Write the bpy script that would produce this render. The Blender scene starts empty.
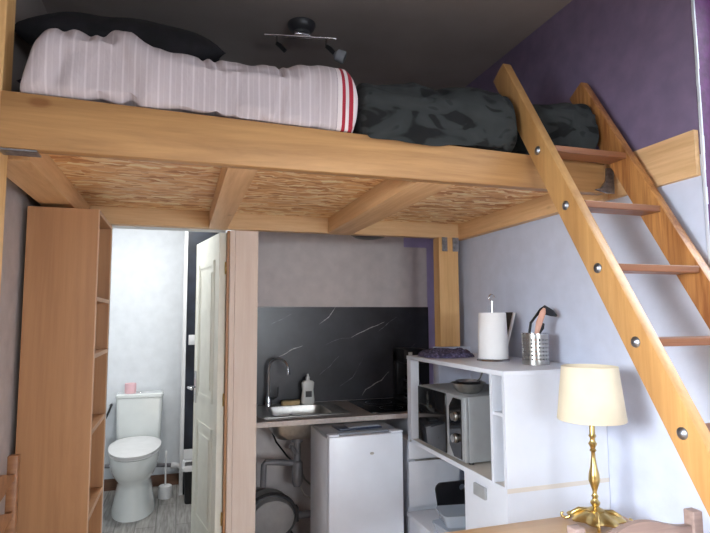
import bpy, bmesh, math, random
from mathutils import Vector, Matrix, noise
random.seed(4)
scene = bpy.context.scene
C = scene.collection
PI = math.pi

# ------------------------------------------------------------------ materials
def lin(c):
    return tuple((v/255/12.92) if v/255 <= .04045 else ((v/255+.055)/1.055)**2.4 for v in c) + (1,)
def new_mat(name):
    m = bpy.data.materials.new(name); m.use_nodes = True
    nt = m.node_tree; b = nt.nodes['Principled BSDF']
    return m, nt, b
def N(nt, t, **kw):
    n = nt.nodes.new(t)
    for k, v in kw.items():
        if k in n.inputs.keys(): n.inputs[k].default_value = v
        else: setattr(n, k, v)
    return n
def ramp(nt, stops):
    r = nt.nodes.new('ShaderNodeValToRGB')
    e = r.color_ramp.elements
    while len(e) < len(stops): e.new(.5)
    for i, (p, c) in enumerate(stops):
        e[i].position = p; e[i].color = lin(c)
    return r
def bump(nt, b, height, strength=.2, dist=.01):
    bp = N(nt, 'ShaderNodeBump', Strength=strength, Distance=dist)
    nt.links.new(height, bp.inputs['Height']); nt.links.new(bp.outputs[0], b.inputs['Normal'])
def coords(nt, scale=(1,1,1), which='Object'):
    tc = nt.nodes.new('ShaderNodeTexCoord'); mp = N(nt, 'ShaderNodeMapping', Scale=scale)
    nt.links.new(tc.outputs[which], mp.inputs[0]); return mp.outputs[0]
def plain(name, c, rough=.5, metal=0, var=.04, scale=12, bmp=0, bscale=60, coat=0):
    m, nt, b = new_mat(name)
    co = coords(nt)
    n = N(nt, 'ShaderNodeTexNoise', Scale=scale, Detail=4)
    nt.links.new(co, n.inputs['Vector'])
    lo = tuple(max(0, v*(1-var)) for v in c); hi = tuple(min(255, v*(1+var)) for v in c)
    r = ramp(nt, [(.3, lo), (.7, hi)]); nt.links.new(n.outputs[0], r.inputs[0])
    nt.links.new(r.outputs[0], b.inputs['Base Color'])
    b.inputs['Roughness'].default_value = rough; b.inputs['Metallic'].default_value = metal
    b.inputs['Coat Weight'].default_value = coat
    if bmp:
        n2 = N(nt, 'ShaderNodeTexNoise', Scale=bscale, Detail=3); nt.links.new(co, n2.inputs['Vector'])
        bump(nt, b, n2.outputs[0], bmp, .004)
    return m
def wood(name, dark, light, axis='x', rough=.5, fine=26, knots=True, spread=1.0, knot=(120,66,30)):
    m, nt, b = new_mat(name)
    s = {'x': (.06,1,1), 'y': (1,.06,1), 'z': (1,1,.06)}[axis]
    co = coords(nt, s)
    n1 = N(nt, 'ShaderNodeTexNoise', Scale=fine, Detail=8, Roughness=.7, Distortion=.9)
    n2 = N(nt, 'ShaderNodeTexNoise', Scale=fine*5, Detail=3)
    nt.links.new(co, n1.inputs['Vector']); nt.links.new(co, n2.inputs['Vector'])
    mx = N(nt, 'ShaderNodeMath', operation='MULTIPLY_ADD'); nt.links.new(n2.outputs[0], mx.inputs[0])
    mx.inputs[1].default_value = .35; nt.links.new(n1.outputs[0], mx.inputs[2])
    r = ramp(nt, [(.67-.19*spread, dark), (.67+.19*spread, light)]); nt.links.new(mx.outputs[0], r.inputs[0])
    out = r.outputs[0]
    if knots:
        s2 = {'x': (2.2,4.5,4.5), 'y': (4.5,2.2,4.5), 'z': (4.5,4.5,2.2)}[axis]
        c2 = coords(nt, s2); v = N(nt, 'ShaderNodeTexVoronoi', Scale=1.0); nt.links.new(c2, v.inputs['Vector'])
        rk = ramp(nt, [(.045, (200,200,200)), (.085, (0,0,0))]); nt.links.new(v.outputs['Distance'], rk.inputs[0])
        mk = N(nt, 'ShaderNodeMix', data_type='RGBA'); nt.links.new(rk.outputs[0], mk.inputs[0])
        nt.links.new(out, mk.inputs[6]); mk.inputs[7].default_value = lin(knot); out = mk.outputs[2]
    nt.links.new(out, b.inputs['Base Color']); b.inputs['Roughness'].default_value = rough
    bump(nt, b, n1.outputs[0], .15, .002)
    return m
M = {}
M['wall'] = plain('wall_paint', (202,208,226), .75, bmp=.15, bscale=90, var=.02)
M['wall_l'] = plain('wall_plaster', (186,178,176), .8, bmp=.3, bscale=60, var=.04)
M['wall_k'] = plain('kitchen_paint', (222,212,210), .75, bmp=.15, bscale=70, var=.03)
M['wall_t'] = plain('toilet_paint', (222,226,230), .7, bmp=.1, var=.02)
M['purple'] = plain('purple_paint', (126,110,138), .7, bmp=.2, bscale=40, var=.05)
M['lilac'] = plain('lilac_paint', (186,172,214), .7, var=.04)
M['plum'] = plain('plum_paint', (88,36,90), .6, bmp=.5, bscale=35, var=.14, scale=30)
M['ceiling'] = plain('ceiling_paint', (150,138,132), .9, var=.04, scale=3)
M['white'] = plain('white_laminate', (208,211,220), .35, var=.01)
M['beige_edge'] = plain('beige_edging', (205,196,186), .5, var=.02)
M['appliance'] = plain('appliance_enamel', (220,226,238), .3, var=.01)
M['ceramic'] = plain('ceramic', (226,230,228), .12, var=.01, coat=.5)
M['chrome'] = plain('chrome', (205,205,208), .15, 1, var=.02)
M['steel'] = plain('brushed_steel', (178,176,172), .3, 1, var=.06, scale=40)
M['galv'] = plain('galvanised_steel', (150,152,158), .45, 1, var=.14, scale=60)
M['brass'] = plain('brass', (196,170,112), .3, 1, var=.1, scale=30)
M['black'] = plain('black_plastic', (22,22,25), .35, var=.1)
M['blackglass'] = plain('black_glass', (12,12,14), .08, var=.05)
M['grey_pipe'] = plain('grey_pipe', (112,110,114), .45, var=.08)
M['dark_plastic'] = plain('dark_plastic', (48,47,50), .45, var=.1)
M['white_plastic'] = plain('white_plastic', (222,222,222), .4, var=.02)
M['door'] = plain('door_paint', (234,234,222), .5, var=.02)
M['partition'] = wood('partition_board', (228,208,194), (240,224,212), 'z', .6, 14, False)
M['bookwood'] = wood('bookcase_veneer', (160,112,74), (192,144,100), 'z', .45, 7, False, 1.3)
M['bookedge'] = wood('bookcase_edging', (196,158,126), (214,178,146), 'z', .5, 20, False)
M['pine_x'] = wood('pine_lengthwise', (194,152,106), (222,188,142), 'x', .5, 14)
M['pine_y'] = wood('pine_crosswise', (202,156,108), (232,192,144), 'y', .5, 14)
M['pine_z'] = wood('pine_upright', (204,156,98), (232,190,134), 'z', .5, 14)
M['rail'] = wood('ladder_rail_pine', (168,122,72), (198,152,96), 'z', .4, 12)
M['tread'] = wood('ladder_tread_pine', (112,66,38), (148,94,60), 'x', .4, 14, False)
M['table'] = wood('table_top_wood', (196,152,104), (220,180,132), 'x', .3, 9, False)
M['chair'] = wood('chair_wood', (124,104,98), (152,130,122), 'x', .45, 16, False)
M['chair_l'] = wood('orange_chair_wood', (128,84,52), (166,116,78), 'x', .45, 14, False)
M['shade'] = plain('lamp_shade_fabric', (222,210,186), .85, var=.02, bmp=.15, bscale=200)
M['paper'] = plain('tissue_paper', (232,230,230), .9, var=.01, bmp=.4, bscale=50)
M['pink'] = plain('pink_tissue', (232,190,196), .9, var=.02)
M['sponge'] = plain('sponge', (196,172,128), .9, var=.1)
M['navy'] = plain('navy_plastic', (44,52,72), .35, var=.2, scale=30)
M['greytop'] = plain('grey_enamel', (140,148,160), .4, var=.05)
M['skirting'] = wood('brown_skirting', (92,64,48), (124,88,66), 'x', .5, 16, False)
M['spoon'] = wood('spoon_wood', (190,140,120), (215,170,150), 'z', .6, 20, False)
M['blackcloth'] = plain('black_fabric', (26,24,28), .9, var=.4, scale=14, bmp=.4, bscale=30)
M['plumcloth'] = plain('dark_plum_fabric', (38,24,40), .9, var=.2, bmp=.4, bscale=30)
M['mattress'] = plain('mattress_cover', (60,58,62), .9, var=.1)
M['counter'] = plain('counter_laminate', (128,122,120), .4, var=.1, scale=50)
M['counter_edge'] = plain('counter_edging', (196,186,180), .5, var=.05, scale=50)

M['mw_silver'] = plain('silver_paint', (158,160,162), .4, .3, var=.03)
M['pump_grey'] = plain('pump_grey', (150,148,148), .5, var=.05)
M['rail_grain'] = wood('dark_grain_pine', (138,84,44), (198,140,82), 'z', .4, 16, True, .7)
M['beam'] = wood('front_beam_timber', (146,104,62), (194,148,96), 'x', .5, 12, True, 1.2)
def knit():
    m, nt, b = new_mat('knitted_purple'); co = coords(nt)
    v = N(nt, 'ShaderNodeTexVoronoi', Scale=70); nt.links.new(co, v.inputs['Vector'])
    r = ramp(nt, [(.1, (112,104,138)), (.6, (52,46,72))]); nt.links.new(v.outputs['Distance'], r.inputs[0])
    nt.links.new(r.outputs[0], b.inputs['Base Color']); b.inputs['Roughness'].default_value = .95
    bump(nt, b, v.outputs['Distance'], .8, .01); return m
M['knit'] = knit()
def osb():
    m, nt, b = new_mat('strand_board')
    cols = [(.0,(190,128,80)),(.3,(230,180,124)),(.55,(242,202,148)),(.8,(254,236,196)),(1,(214,154,102))]
    tc = nt.nodes.new('ShaderNodeTexCoord')
    nz = N(nt, 'ShaderNodeTexNoise', Scale=9, Detail=2); nt.links.new(tc.outputs['Object'], nz.inputs['Vector'])
    ad = N(nt, 'ShaderNodeMix', data_type='VECTOR'); ad.inputs[0].default_value = .09
    nt.links.new(tc.outputs['Object'], ad.inputs[4]); nt.links.new(nz.outputs['Color'], ad.inputs[5])
    outs = []
    for rot, sc in ((.12,(13,60,1)), (-.45,(14,58,1)), (.75,(15,52,1))):
        mp = N(nt, 'ShaderNodeMapping', Scale=sc); mp.inputs['Rotation'].default_value = (0,0,rot)
        nt.links.new(ad.outputs[1], mp.inputs[0])
        v = N(nt, 'ShaderNodeTexVoronoi', Scale=1.0); nt.links.new(mp.outputs[0], v.inputs['Vector'])
        sp = nt.nodes.new('ShaderNodeSeparateColor'); nt.links.new(v.outputs['Color'], sp.inputs[0])
        r = ramp(nt, cols); nt.links.new(sp.outputs[0], r.inputs[0]); outs.append((r.outputs[0], sp.outputs[1]))
    c = outs[0][0]
    for o, k in outs[1:]:
        th = N(nt, 'ShaderNodeMath', operation='GREATER_THAN'); th.inputs[1].default_value = .6; nt.links.new(k, th.inputs[0])
        mx = N(nt, 'ShaderNodeMix', data_type='RGBA'); nt.links.new(th.outputs[0], mx.inputs[0])
        nt.links.new(c, mx.inputs[6]); nt.links.new(o, mx.inputs[7]); c = mx.outputs[2]
    nt.links.new(c, b.inputs['Base Color']); b.inputs['Roughness'].default_value = .6
    bump(nt, b, outs[0][1], .25, .003)
    return m
M['osb'] = osb()
def slate():
    m, nt, b = new_mat('dark_marble'); co = coords(nt)
    n = N(nt, 'ShaderNodeTexNoise', Scale=3, Detail=6, Roughness=.6); nt.links.new(co, n.inputs['Vector'])
    r = ramp(nt, [(.35, (40,39,42)), (.7, (66,66,72))]); nt.links.new(n.outputs[0], r.inputs[0])
    c = r.outputs[0]
    nt.links.new(c, b.inputs['Base Color']); b.inputs['Roughness'].default_value = .3
    return m
M['slate'] = slate()
def stripes():
    m, nt, b = new_mat('striped_cotton')
    tc = nt.nodes.new('ShaderNodeTexCoord'); sx = nt.nodes.new('ShaderNodeSeparateXYZ'); nt.links.new(tc.outputs['UV'], sx.inputs[0])
    mm = N(nt, 'ShaderNodeMath', operation='FRACT'); ml = N(nt, 'ShaderNodeMath', operation='MULTIPLY'); ml.inputs[1].default_value = 30
    nt.links.new(sx.outputs[0], ml.inputs[0]); nt.links.new(ml.outputs[0], mm.inputs[0])
    r = ramp(nt, [(0, (202,191,193)), (.13, (202,191,193)), (.20, (186,174,176)), (.48, (186,174,176)), (.52, (192,180,182)), (.55, (192,180,182)), (.6, (186,174,176)), (.97, (186,174,176))])
    r.color_ramp.interpolation = 'LINEAR'; nt.links.new(mm.outputs[0], r.inputs[0])
    r2 = ramp(nt, [(0, (0,0,0)), (.925, (214,202,202)), (.938, (156,30,48)), (.951, (214,202,202)), (.964, (156,30,48)), (.977, (214,202,202))])
    r2.color_ramp.interpolation = 'CONSTANT'; nt.links.new(sx.outputs[0], r2.inputs[0])
    g = N(nt, 'ShaderNodeMath', operation='GREATER_THAN'); g.inputs[1].default_value = .925; nt.links.new(sx.outputs[0], g.inputs[0])
    mx = N(nt, 'ShaderNodeMix', data_type='RGBA'); nt.links.new(g.outputs[0], mx.inputs[0]); nt.links.new(r.outputs[0], mx.inputs[6]); nt.links.new(r2.outputs[0], mx.inputs[7])
    nt.links.new(mx.outputs[2], b.inputs['Base Color']); b.inputs['Roughness'].default_value = .9
    n = N(nt, 'ShaderNodeTexNoise', Scale=7, Detail=4); nt.links.new(coords(nt, (1.6,1,1)), n.inputs['Vector']); bump(nt, b, n.outputs[0], .5, .03)
    return m
M['stripes'] = stripes()
def charcoal():
    m, nt, b = new_mat('charcoal_print'); co = coords(nt, (1,1,2.4))
    n = N(nt, 'ShaderNodeTexNoise', Scale=4.5, Detail=1.5, Distortion=1.4); nt.links.new(co, n.inputs['Vector'])
    r = ramp(nt, [(.40, (6,6,7)), (.44, (38,41,41)), (.62, (44,47,47)), (.66, (30,32,33))]); nt.links.new(n.outputs[0], r.inputs[0])
    nt.links.new(r.outputs[0], b.inputs['Base Color']); b.inputs['Roughness'].default_value = .95
    n2 = N(nt, 'ShaderNodeTexNoise', Scale=8, Detail=3); nt.links.new(coords(nt), n2.inputs['Vector']); bump(nt, b, n2.outputs[0], .5, .02)
    return m
M['charcoal'] = charcoal()
def planks():
    m, nt, b = new_mat('grey_vinyl_planks'); co = coords(nt, (1,1,1))
    mp = N(nt, 'ShaderNodeMapping', Scale=(22,2.2,1)); nt.links.new(co, mp.inputs[0])
    n = N(nt, 'ShaderNodeTexNoise', Scale=3, Detail=6); nt.links.new(mp.outputs[0], n.inputs['Vector'])
    br = N(nt, 'ShaderNodeTexBrick', Scale=1.0); br.inputs['Color1'].default_value = (1,1,1,1); br.inputs['Color2'].default_value = (.82,.82,.82,1)
    br.inputs['Mortar'].default_value = (.5,.5,.5,1); br.inputs['Mortar Size'].default_value = .004
    br.inputs['Brick Width'].default_value = .9; br.inputs['Row Height'].default_value = .13
    m2 = N(nt, 'ShaderNodeMapping'); m2.inputs['Rotation'].default_value = (0,0,PI/2); nt.links.new(co, m2.inputs[0]); nt.links.new(m2.outputs[0], br.inputs['Vector'])
    r = ramp(nt, [(.3, (126,122,118)), (.7, (178,176,172))]); nt.links.new(n.outputs[0], r.inputs[0])
    mx = N(nt, 'ShaderNodeMix', data_type='RGBA', blend_type='MULTIPLY'); mx.inputs[0].default_value = 1
    nt.links.new(r.outputs[0], mx.inputs[6]); nt.links.new(br.outputs[0], mx.inputs[7])
    nt.links.new(mx.outputs[2], b.inputs['Base Color']); b.inputs['Roughness'].default_value = .45
    return m
M['planks'] = planks()
def glassy(name, tint, fac):
    m, nt, b = new_mat(name); out = nt.nodes['Material Output']
    tr = nt.nodes.new('ShaderNodeBsdfTransparent'); tr.inputs[0].default_value = lin(tint)
    b.inputs['Base Color'].default_value = lin(tint); b.inputs['Roughness'].default_value = .08
    mx = nt.nodes.new('ShaderNodeMixShader'); mx.inputs[0].default_value = fac
    nt.links.new(tr.outputs[0], mx.inputs[1]); nt.links.new(b.outputs[0], mx.inputs[2]); nt.links.new(mx.outputs[0], out.inputs[0])
    return m
M['glass'] = glassy('window_glass', (245,248,250), .06)
M['clear'] = glassy('clear_plastic', (226,232,240), .38)
M['bottle'] = glassy('bottle_plastic', (236,238,234), .85)
M['frosted'] = glassy('frosted_glass', (170,172,176), .7)
def perforated():
    m, nt, b = new_mat('perforated_steel'); out = nt.nodes['Material Output']
    b.inputs['Base Color'].default_value = lin((176,174,170)); b.inputs['Metallic'].default_value = 1; b.inputs['Roughness'].default_value = .28
    tc = nt.nodes.new('ShaderNodeTexCoord'); mp = N(nt, 'ShaderNodeMapping', Scale=(22,8,1)); nt.links.new(tc.outputs['UV'], mp.inputs[0])
    fr = N(nt, 'ShaderNodeVectorMath', operation='FRACTION'); nt.links.new(mp.outputs[0], fr.inputs[0])
    ds = N(nt, 'ShaderNodeVectorMath', operation='DISTANCE'); ds.inputs[1].default_value = (.5,.5,0); nt.links.new(fr.outputs[0], ds.inputs[0])
    lt = N(nt, 'ShaderNodeMath', operation='LESS_THAN'); lt.inputs[1].default_value = .27; nt.links.new(ds.outputs[1], lt.inputs[0])
    sx = nt.nodes.new('ShaderNodeSeparateXYZ'); nt.links.new(tc.outputs['UV'], sx.inputs[0])
    cp = N(nt, 'ShaderNodeMath', operation='COMPARE'); cp.inputs[1].default_value = .5; cp.inputs[2].default_value = .37; nt.links.new(sx.outputs[1], cp.inputs[0])
    mu = N(nt, 'ShaderNodeMath', operation='MULTIPLY'); nt.links.new(lt.outputs[0], mu.inputs[0]); nt.links.new(cp.outputs[0], mu.inputs[1])
    tr = nt.nodes.new('ShaderNodeBsdfTransparent'); mx = nt.nodes.new('ShaderNodeMixShader')
    nt.links.new(mu.outputs[0], mx.inputs[0]); nt.links.new(b.outputs[0], mx.inputs[1]); nt.links.new(tr.outputs[0], mx.inputs[2]); nt.links.new(mx.outputs[0], out.inputs[0])
    return m
M['perf'] = perforated()

# ------------------------------------------------------------------ mesh helpers
class MB:
    def __init__(s): s.bm = bmesh.new(); s.bm.loops.layers.uv.new('UVMap')
    def box(s, x0, x1, y0, y1, z0, z1, bev=0, mi=0):
        r = bmesh.ops.create_cube(s.bm, size=1)
        for v in r['verts']: v.co = Vector(((x0+x1)/2+v.co.x*(x1-x0), (y0+y1)/2+v.co.y*(y1-y0), (z0+z1)/2+v.co.z*(z1-z0)))
        if mi:
            for f in {f for v in r['verts'] for f in v.link_faces}: f.material_index = mi
        if bev:
            es = list({e for v in r['verts'] for e in v.link_edges})
            bmesh.ops.bevel(s.bm, geom=es, offset=bev, segments=2, affect='EDGES', profile=.5)
        return s
    def obox(s, c, ax, half, bev=0):            # oriented box
        ax = [Vector(a).normalized() for a in ax]; c = Vector(c)
        r = bmesh.ops.create_cube(s.bm, size=2)
        for v in r['verts']: v.co = c+ax[0]*v.co.x*half[0]+ax[1]*v.co.y*half[1]+ax[2]*v.co.z*half[2]
        if bev:
            es = list({e for v in r['verts'] for e in v.link_edges})
            bmesh.ops.bevel(s.bm, geom=es, offset=bev, segments=2, affect='EDGES', profile=.5)
        return s
    def loft(s, rings, caps=True, closed=True):
        vs = [[s.bm.verts.new(p) for p in r] for r in rings]
        n = len(rings[0]); uv = s.bm.loops.layers.uv.active
        for i in range(len(vs)-1):
            for j in range(n if closed else n-1):
                k = (j+1) % n
                try: f = s.bm.faces.new((vs[i][j], vs[i][k], vs[i+1][k], vs[i+1][j]))
                except ValueError: continue
                f.smooth = True
                for l, q in zip(f.loops, ((j,i),(j+1,i),(j+1,i+1),(j,i+1))): l[uv].uv = (q[0]/n, q[1]/(len(vs)-1))
        if caps and closed:
            for r in (vs[0], vs[-1]):
                try: s.bm.faces.new(r)
                except ValueError: pass
        return s
    def lathe(s, prof, c, n=32, caps=True):      # prof: (r, z)
        return s.loft([[(c[0]+r*math.cos(2*PI*j/n), c[1]+r*math.sin(2*PI*j/n), c[2]+z) for j in range(n)] for r, z in prof], caps)
    def tube(s, pts, r, n=10, caps=True):
        pts = [Vector(p) for p in pts]; rs = r if isinstance(r, (list, tuple)) else [r]*len(pts)
        rings = []; up = None
        for i, p in enumerate(pts):
            t = (pts[min(i+1, len(pts)-1)]-pts[max(i-1, 0)]).normalized()
            if up is None: up = Vector((0,0,1)) if abs(t.z) < .9 else Vector((1,0,0))
            a = t.cross(up).normalized(); up = a.cross(t).normalized()
            rings.append([tuple(p+(a*math.cos(2*PI*j/n)+up*math.sin(2*PI*j/n))*rs[i]) for j in range(n)])
        return s.loft(rings, caps)
    def rr(s, secs, n=8, caps=True):             # rounded rects: (cx, cy, z, hx, hy, rad)
        rings = []
        for cx, cy, z, hx, hy, rd in secs:
            rg = []
            for q, (sx, sy) in enumerate(((1,1),(-1,1),(-1,-1),(1,-1))):
                for k in range(n):
                    a = PI/2*(q+k/(n-1)); rg.append((cx+sx*(hx-rd)+rd*math.cos(a), cy+sy*(hy-rd)+rd*math.sin(a), z))
            rings.append(rg)
        return s.loft(rings, caps)
    def prism(s, pts, axis, a0, a1, bev=0):      # polygon in the other two axes, extruded
        def P(u, v, w): return {'x': (w,u,v), 'y': (u,w,v), 'z': (u,v,w)}[axis]
        A = [s.bm.verts.new(P(u, v, a0)) for u, v in pts]; B = [s.bm.verts.new(P(u, v, a1)) for u, v in pts]
        fs = [s.bm.faces.new(A), s.bm.faces.new(B[::-1])]; n = len(pts)
        for i in range(n): fs.append(s.bm.faces.new((A[i], B[i], B[(i+1) % n], A[(i+1) % n])))
        if bev:
            bmesh.ops.bevel(s.bm, geom=list({e for f in fs for e in f.edges}), offset=bev, segments=2, affect='EDGES', profile=.5)
        return s
    def build(s, name, m, parent=None, origin=None):
        bmesh.ops.recalc_face_normals(s.bm, faces=s.bm.faces)
        if parent is not None: o0 = wloc(parent)
        elif origin is not None: o0 = Vector(origin)
        else:
            xs = [v.co for v in s.bm.verts]
            o0 = Vector(((min(p.x for p in xs)+max(p.x for p in xs))/2, (min(p.y for p in xs)+max(p.y for p in xs))/2, min(p.z for p in xs)))
        for v in s.bm.verts: v.co -= o0
        me = bpy.data.meshes.new(name); s.bm.to_mesh(me); s.bm.free()
        for k in (m if isinstance(m, (list, tuple)) else [m]): me.materials.append(k)
        o = bpy.data.objects.new(name, me); C.objects.link(o)
        if parent is not None: o.parent = parent
        else: o.location = o0
        return o
def wloc(o):
    v = Vector(o.location)
    while o.parent: o = o.parent; v += Vector(o.location)
    return v
def thing(name, label, cat, loc, group=None):
    o = bpy.data.objects.new(name, None); C.objects.link(o); o.location = loc; o.empty_display_size = .05
    return tag(o, label, cat, group)
def tag(o, label, cat, group=None, kind=None):
    o['label'] = label; o['category'] = cat
    if group: o['group'] = group
    if kind: o['kind'] = kind
    return o
def struct(name, mb, m, label=None, parent=None):
    o = mb.build(name, m, parent, (0,0,0) if parent is None else None)
    if parent is None: o['kind'] = 'structure'
    if label: o['label'] = label; o['category'] = name.split('_')[0]
    return o
def auto(o, ang=35):
    for p in o.data.polygons: p.use_smooth = True
    try: o.data.set_sharp_from_angle(angle=math.radians(ang))
    except Exception: pass
    return o

# ------------------------------------------------------------------ room
XL, XR, CE = -.66, 1.75, 3.0
M['laminate'] = wood('light_laminate', (176,152,126), (202,178,152), 'y', .4, 9, False)
struct('floor', MB().box(XL-.1, 2.1, -2.0, 3.9, -.08, 0), M['laminate'], 'light wooden floor of the main room and kitchen')
struct('floor_toilet', MB().box(-.85, .5, 3.3, 5.1, -.0, .1), M['planks'], 'grey wood-look vinyl floor of the toilet room')
struct('ceiling', MB().box(XL-.1, 2.1, -2.0, 4.0, CE, CE+.08), M['ceiling'], 'dark flat ceiling above the loft')
# left wall with a window hole behind the frame
LY0, LY1, LZ0, LZ1 = -.45, .85, .85, 1.95
struct('wall_left_upper', MB().box(XL-.12, XL, 1.0, 3.2, 2.11, CE), M['ceiling'], 'upper left wall beside the loft bed, its darkness painted in')  # darkness of the upper wall put into its colour with the ceiling paint
w = MB().box(XL-.12, XL, -2.0, LY0, 0, CE).box(XL-.12, XL, LY1, 1.0, 0, CE).box(XL-.12, XL, 1.0, 3.2, 0, 2.11).box(XL-.12, XL, LY0, LY1, 0, LZ0).box(XL-.12, XL, LY0, LY1, LZ1, CE)
struct('wall_left', w, M['wall_l'], 'pale grey plaster wall at left edge')
# right wall: white below, purple above the ledge; window opening with plum reveal nearer than Y=1.38
RY = 1.436
w = MB().box(XR, XR+.2, RY, 3.35, 0, 2.07); struct('wall_right', w, M['wall'], 'bluish white wall at right under the loft')
w = MB().box(XR, XR+.2, RY, 3.35, 2.07, CE); struct('wall_right_upper', w, M['purple'], 'purple upper wall beside the loft')
w = MB().box(XR, XR+.2, .1, RY-.002, 0, .9).box(XR, XR+.2, -2.0, .1, 0, CE).box(XR, XR+.2, .1, RY-.002, 2.75, CE)
struct('wall_right_window', w, M['wall'], 'wall around the right-hand window')
w = MB().box(XR+.004, XR+.196, RY-.012, RY-.002, .9, 2.75); struct('trim_1', w, M['plum'], 'plum painted reveal at right edge')
w = MB()
for k in range(30):
    z = .9+k*1.85/30; dx = .001+.002*random.random()
    w.box(XR-dx, XR+.002+.005*random.random(), RY-.014, RY-.004, z, z+1.85/30)
struct('trim_2', w, M['white'], 'chipped white corner edge of the plum reveal')
struct('wall_behind', MB().box(XL-.1, .3, -2.1, -2.0, 0, CE).box(1.5, 2.1, -2.1, -2.0, 0, CE).box(.3, 1.5, -2.1, -2.0, 0, 1.0).box(.3, 1.5, -2.1, -2.0, 1.95, CE), M['wall_l'], 'wall behind the camera')
# kitchen walls
KB = 3.85
w = MB().box(.42, 1.81, KB, KB+.1, 0, 2.03).box(.42, 1.62, KB, KB+.1, 2.03, CE); struct('wall_kitchen', w, M['wall_k'], 'off-white wall above the kitchen splashback')
w = MB().box(1.81, 2.1, KB, KB+.1, 0, CE).box(1.62, 1.81, KB, KB+.1, 2.03, CE)
struct('wall_kitchen_lilac', w, M['lilac'], 'lilac painted part of the kitchen back wall')
struct('wall_kitchen_side', MB().box(1.95, 2.1, 3.36, KB, 0, CE), M['lilac'], 'lilac side wall of the kitchen recess')
struct('trim_3', MB().box(.42, 1.81, KB-.012, KB, .902, 1.571), M['slate'], 'dark marble effect splashback panel with white veins')
sp_ = bpy.data.objects['trim_3']
M['vein'] = plain('white_vein', (176,174,172), .4, var=.2, scale=40)
M['vein_faint'] = plain('faint_vein', (96,96,100), .4, var=.3, scale=40)
def vein(pts, w_, mt):
    rg = []; P_ = [Vector((a, 0, b)) for a, b in pts]; dense = []
    for a, b in zip(P_, P_[1:]):
        k = max(3, int((b-a).length/.012)); dense += [a.lerp(b, q/k) for q in range(k)]
    dense.append(P_[-1]); n_ = len(dense)-1; d_ = (P_[-1]-P_[0]).normalized(); nn = Vector((-d_.z, 0, d_.x))
    L_, R_ = [], []
    for i, p in enumerate(dense):
        p = p+nn*.006*noise.noise(p*14); wd = w_*math.sin(PI*(i+.4)/(n_+.8))**.5*(1+.7*noise.noise(p*60))
        L_.append(p+nn*wd); R_.append(p-nn*wd)
    mb = MB(); y = KB-.0124
    mb.loft([[(a.x, y, a.z), (b.x, y, b.z)] for a, b in zip(L_, R_)], False, False)
    struct('marble_vein', mb, M[mt], None, sp_)
for q in (((1.071,1.571),(1.02,1.50),(.95,1.45)), ((1.19,1.35),(1.30,1.40),(1.45,1.462)), ((.66,1.225),(.74,1.265),(.83,1.30)), ((1.27,.93),(1.30,.97),(1.36,1.003),(1.42,1.035),(1.48,1.095))):
    vein(q, .0028, 'vein')
for q in (((1.10,1.22),(1.03,1.15),(.95,1.09)), ((1.55,1.50),(1.40,1.39)), ((1.0,1.30),(1.10,1.34),(1.19,1.35)), ((.6,1.45),(.75,1.52)), ((1.6,1.2),(1.7,1.3)), ((1.1,1.0),(1.2,1.06),(1.28,1.2))):
    vein(q, .002, 'vein_faint')
# partition between main room, toilet and kitchen
w = MB().box(XL-.1, -.372, 3.2, 3.29, 0, CE).box(-.372, .24, 3.2, 3.29, 2.0, CE).box(.24, .42, 3.2, 3.29, 2.02, CE).box(.34, .418, 3.302, 5.0, 0, CE)
struct('wall_partition', w, M['wall_t'])
w = MB().box(.292, .424, 3.192, 3.3, 0, 2.02, .003); struct('trim_4', w, M['partition'], 'pale pinkish wood post board between toilet and kitchen')
w = MB().box(.262, .291, 3.19, 3.3, 0, 2.0, .003); struct('trim_5', w, M['partition'], 'narrow wooden door jamb')
w = MB().box(.247, .261, 3.2, 3.3, 0, 2.0, .002); struct('trim_6', w, M['bookwood'])
# toilet room
struct('wall_toilet_back', MB().box(-.85, .5, 5.0, 5.1, 0, 2.6), M['wall_t'], 'white wall behind the toilet')
struct('wall_toilet_left', MB().box(-.85, -.75, 3.29, 5.0, 0, 2.6), M['wall_t'])
struct('ceiling_toilet', MB().box(-.85, .5, 3.29, 5.1, 2.5, 2.58), M['wall_t'])
M['blue_slate'] = plain('blue_slate', (30,35,46), .35, var=.4, scale=7)
struct('wall_toilet_dark', MB().box(.047, .34, 4.69, 4.75, .1, 2.5), M['blue_slate'], 'dark marble effect wall panel in the toilet room')
struct('trim_7', MB().box(.018, .046, 4.675, 4.75, .1, 2.5, .003), M['white_plastic'], 'white edge profile of the dark toilet panel')
struct('baseboard_toilet', MB().box(-.75, .016, 4.985, 5.0, .1, .19), M['skirting'], 'brown skirting behind the toilet')

# windows (daylight sources; the rear one is added fill)
def window(name, x0, x1, y0, y1, z0, z1, label):
    mb = MB(); t = .045
    mb.box(x0, x1, y0, y1, z0, z0+t).box(x0, x1, y0, y1, z1-t, z1).box(x0, x1, y0, y0+t, z0+t, z1-t).box(x0, x1, y1-t, y1, z0+t, z1-t)
    mb.box(x0, x1, (y0+y1)/2-t/2, (y0+y1)/2+t/2, z0+t, z1-t)
    o = struct(name, mb, M['white_plastic'], label)
    xm = (x0+x1)/2
    struct('window_pane', MB().box(xm-.003, xm+.003, y0+t, y1-t, z0+t, z1-t), M['glass'], None, o)
window('window_1', XL-.11, XL-.06, LY0, LY1, LZ0, LZ1, 'white framed window in the left wall')
window('window_2', XR+.13, XR+.18, .1, RY-.015, .9, 2.75, 'window in the right wall')

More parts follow.
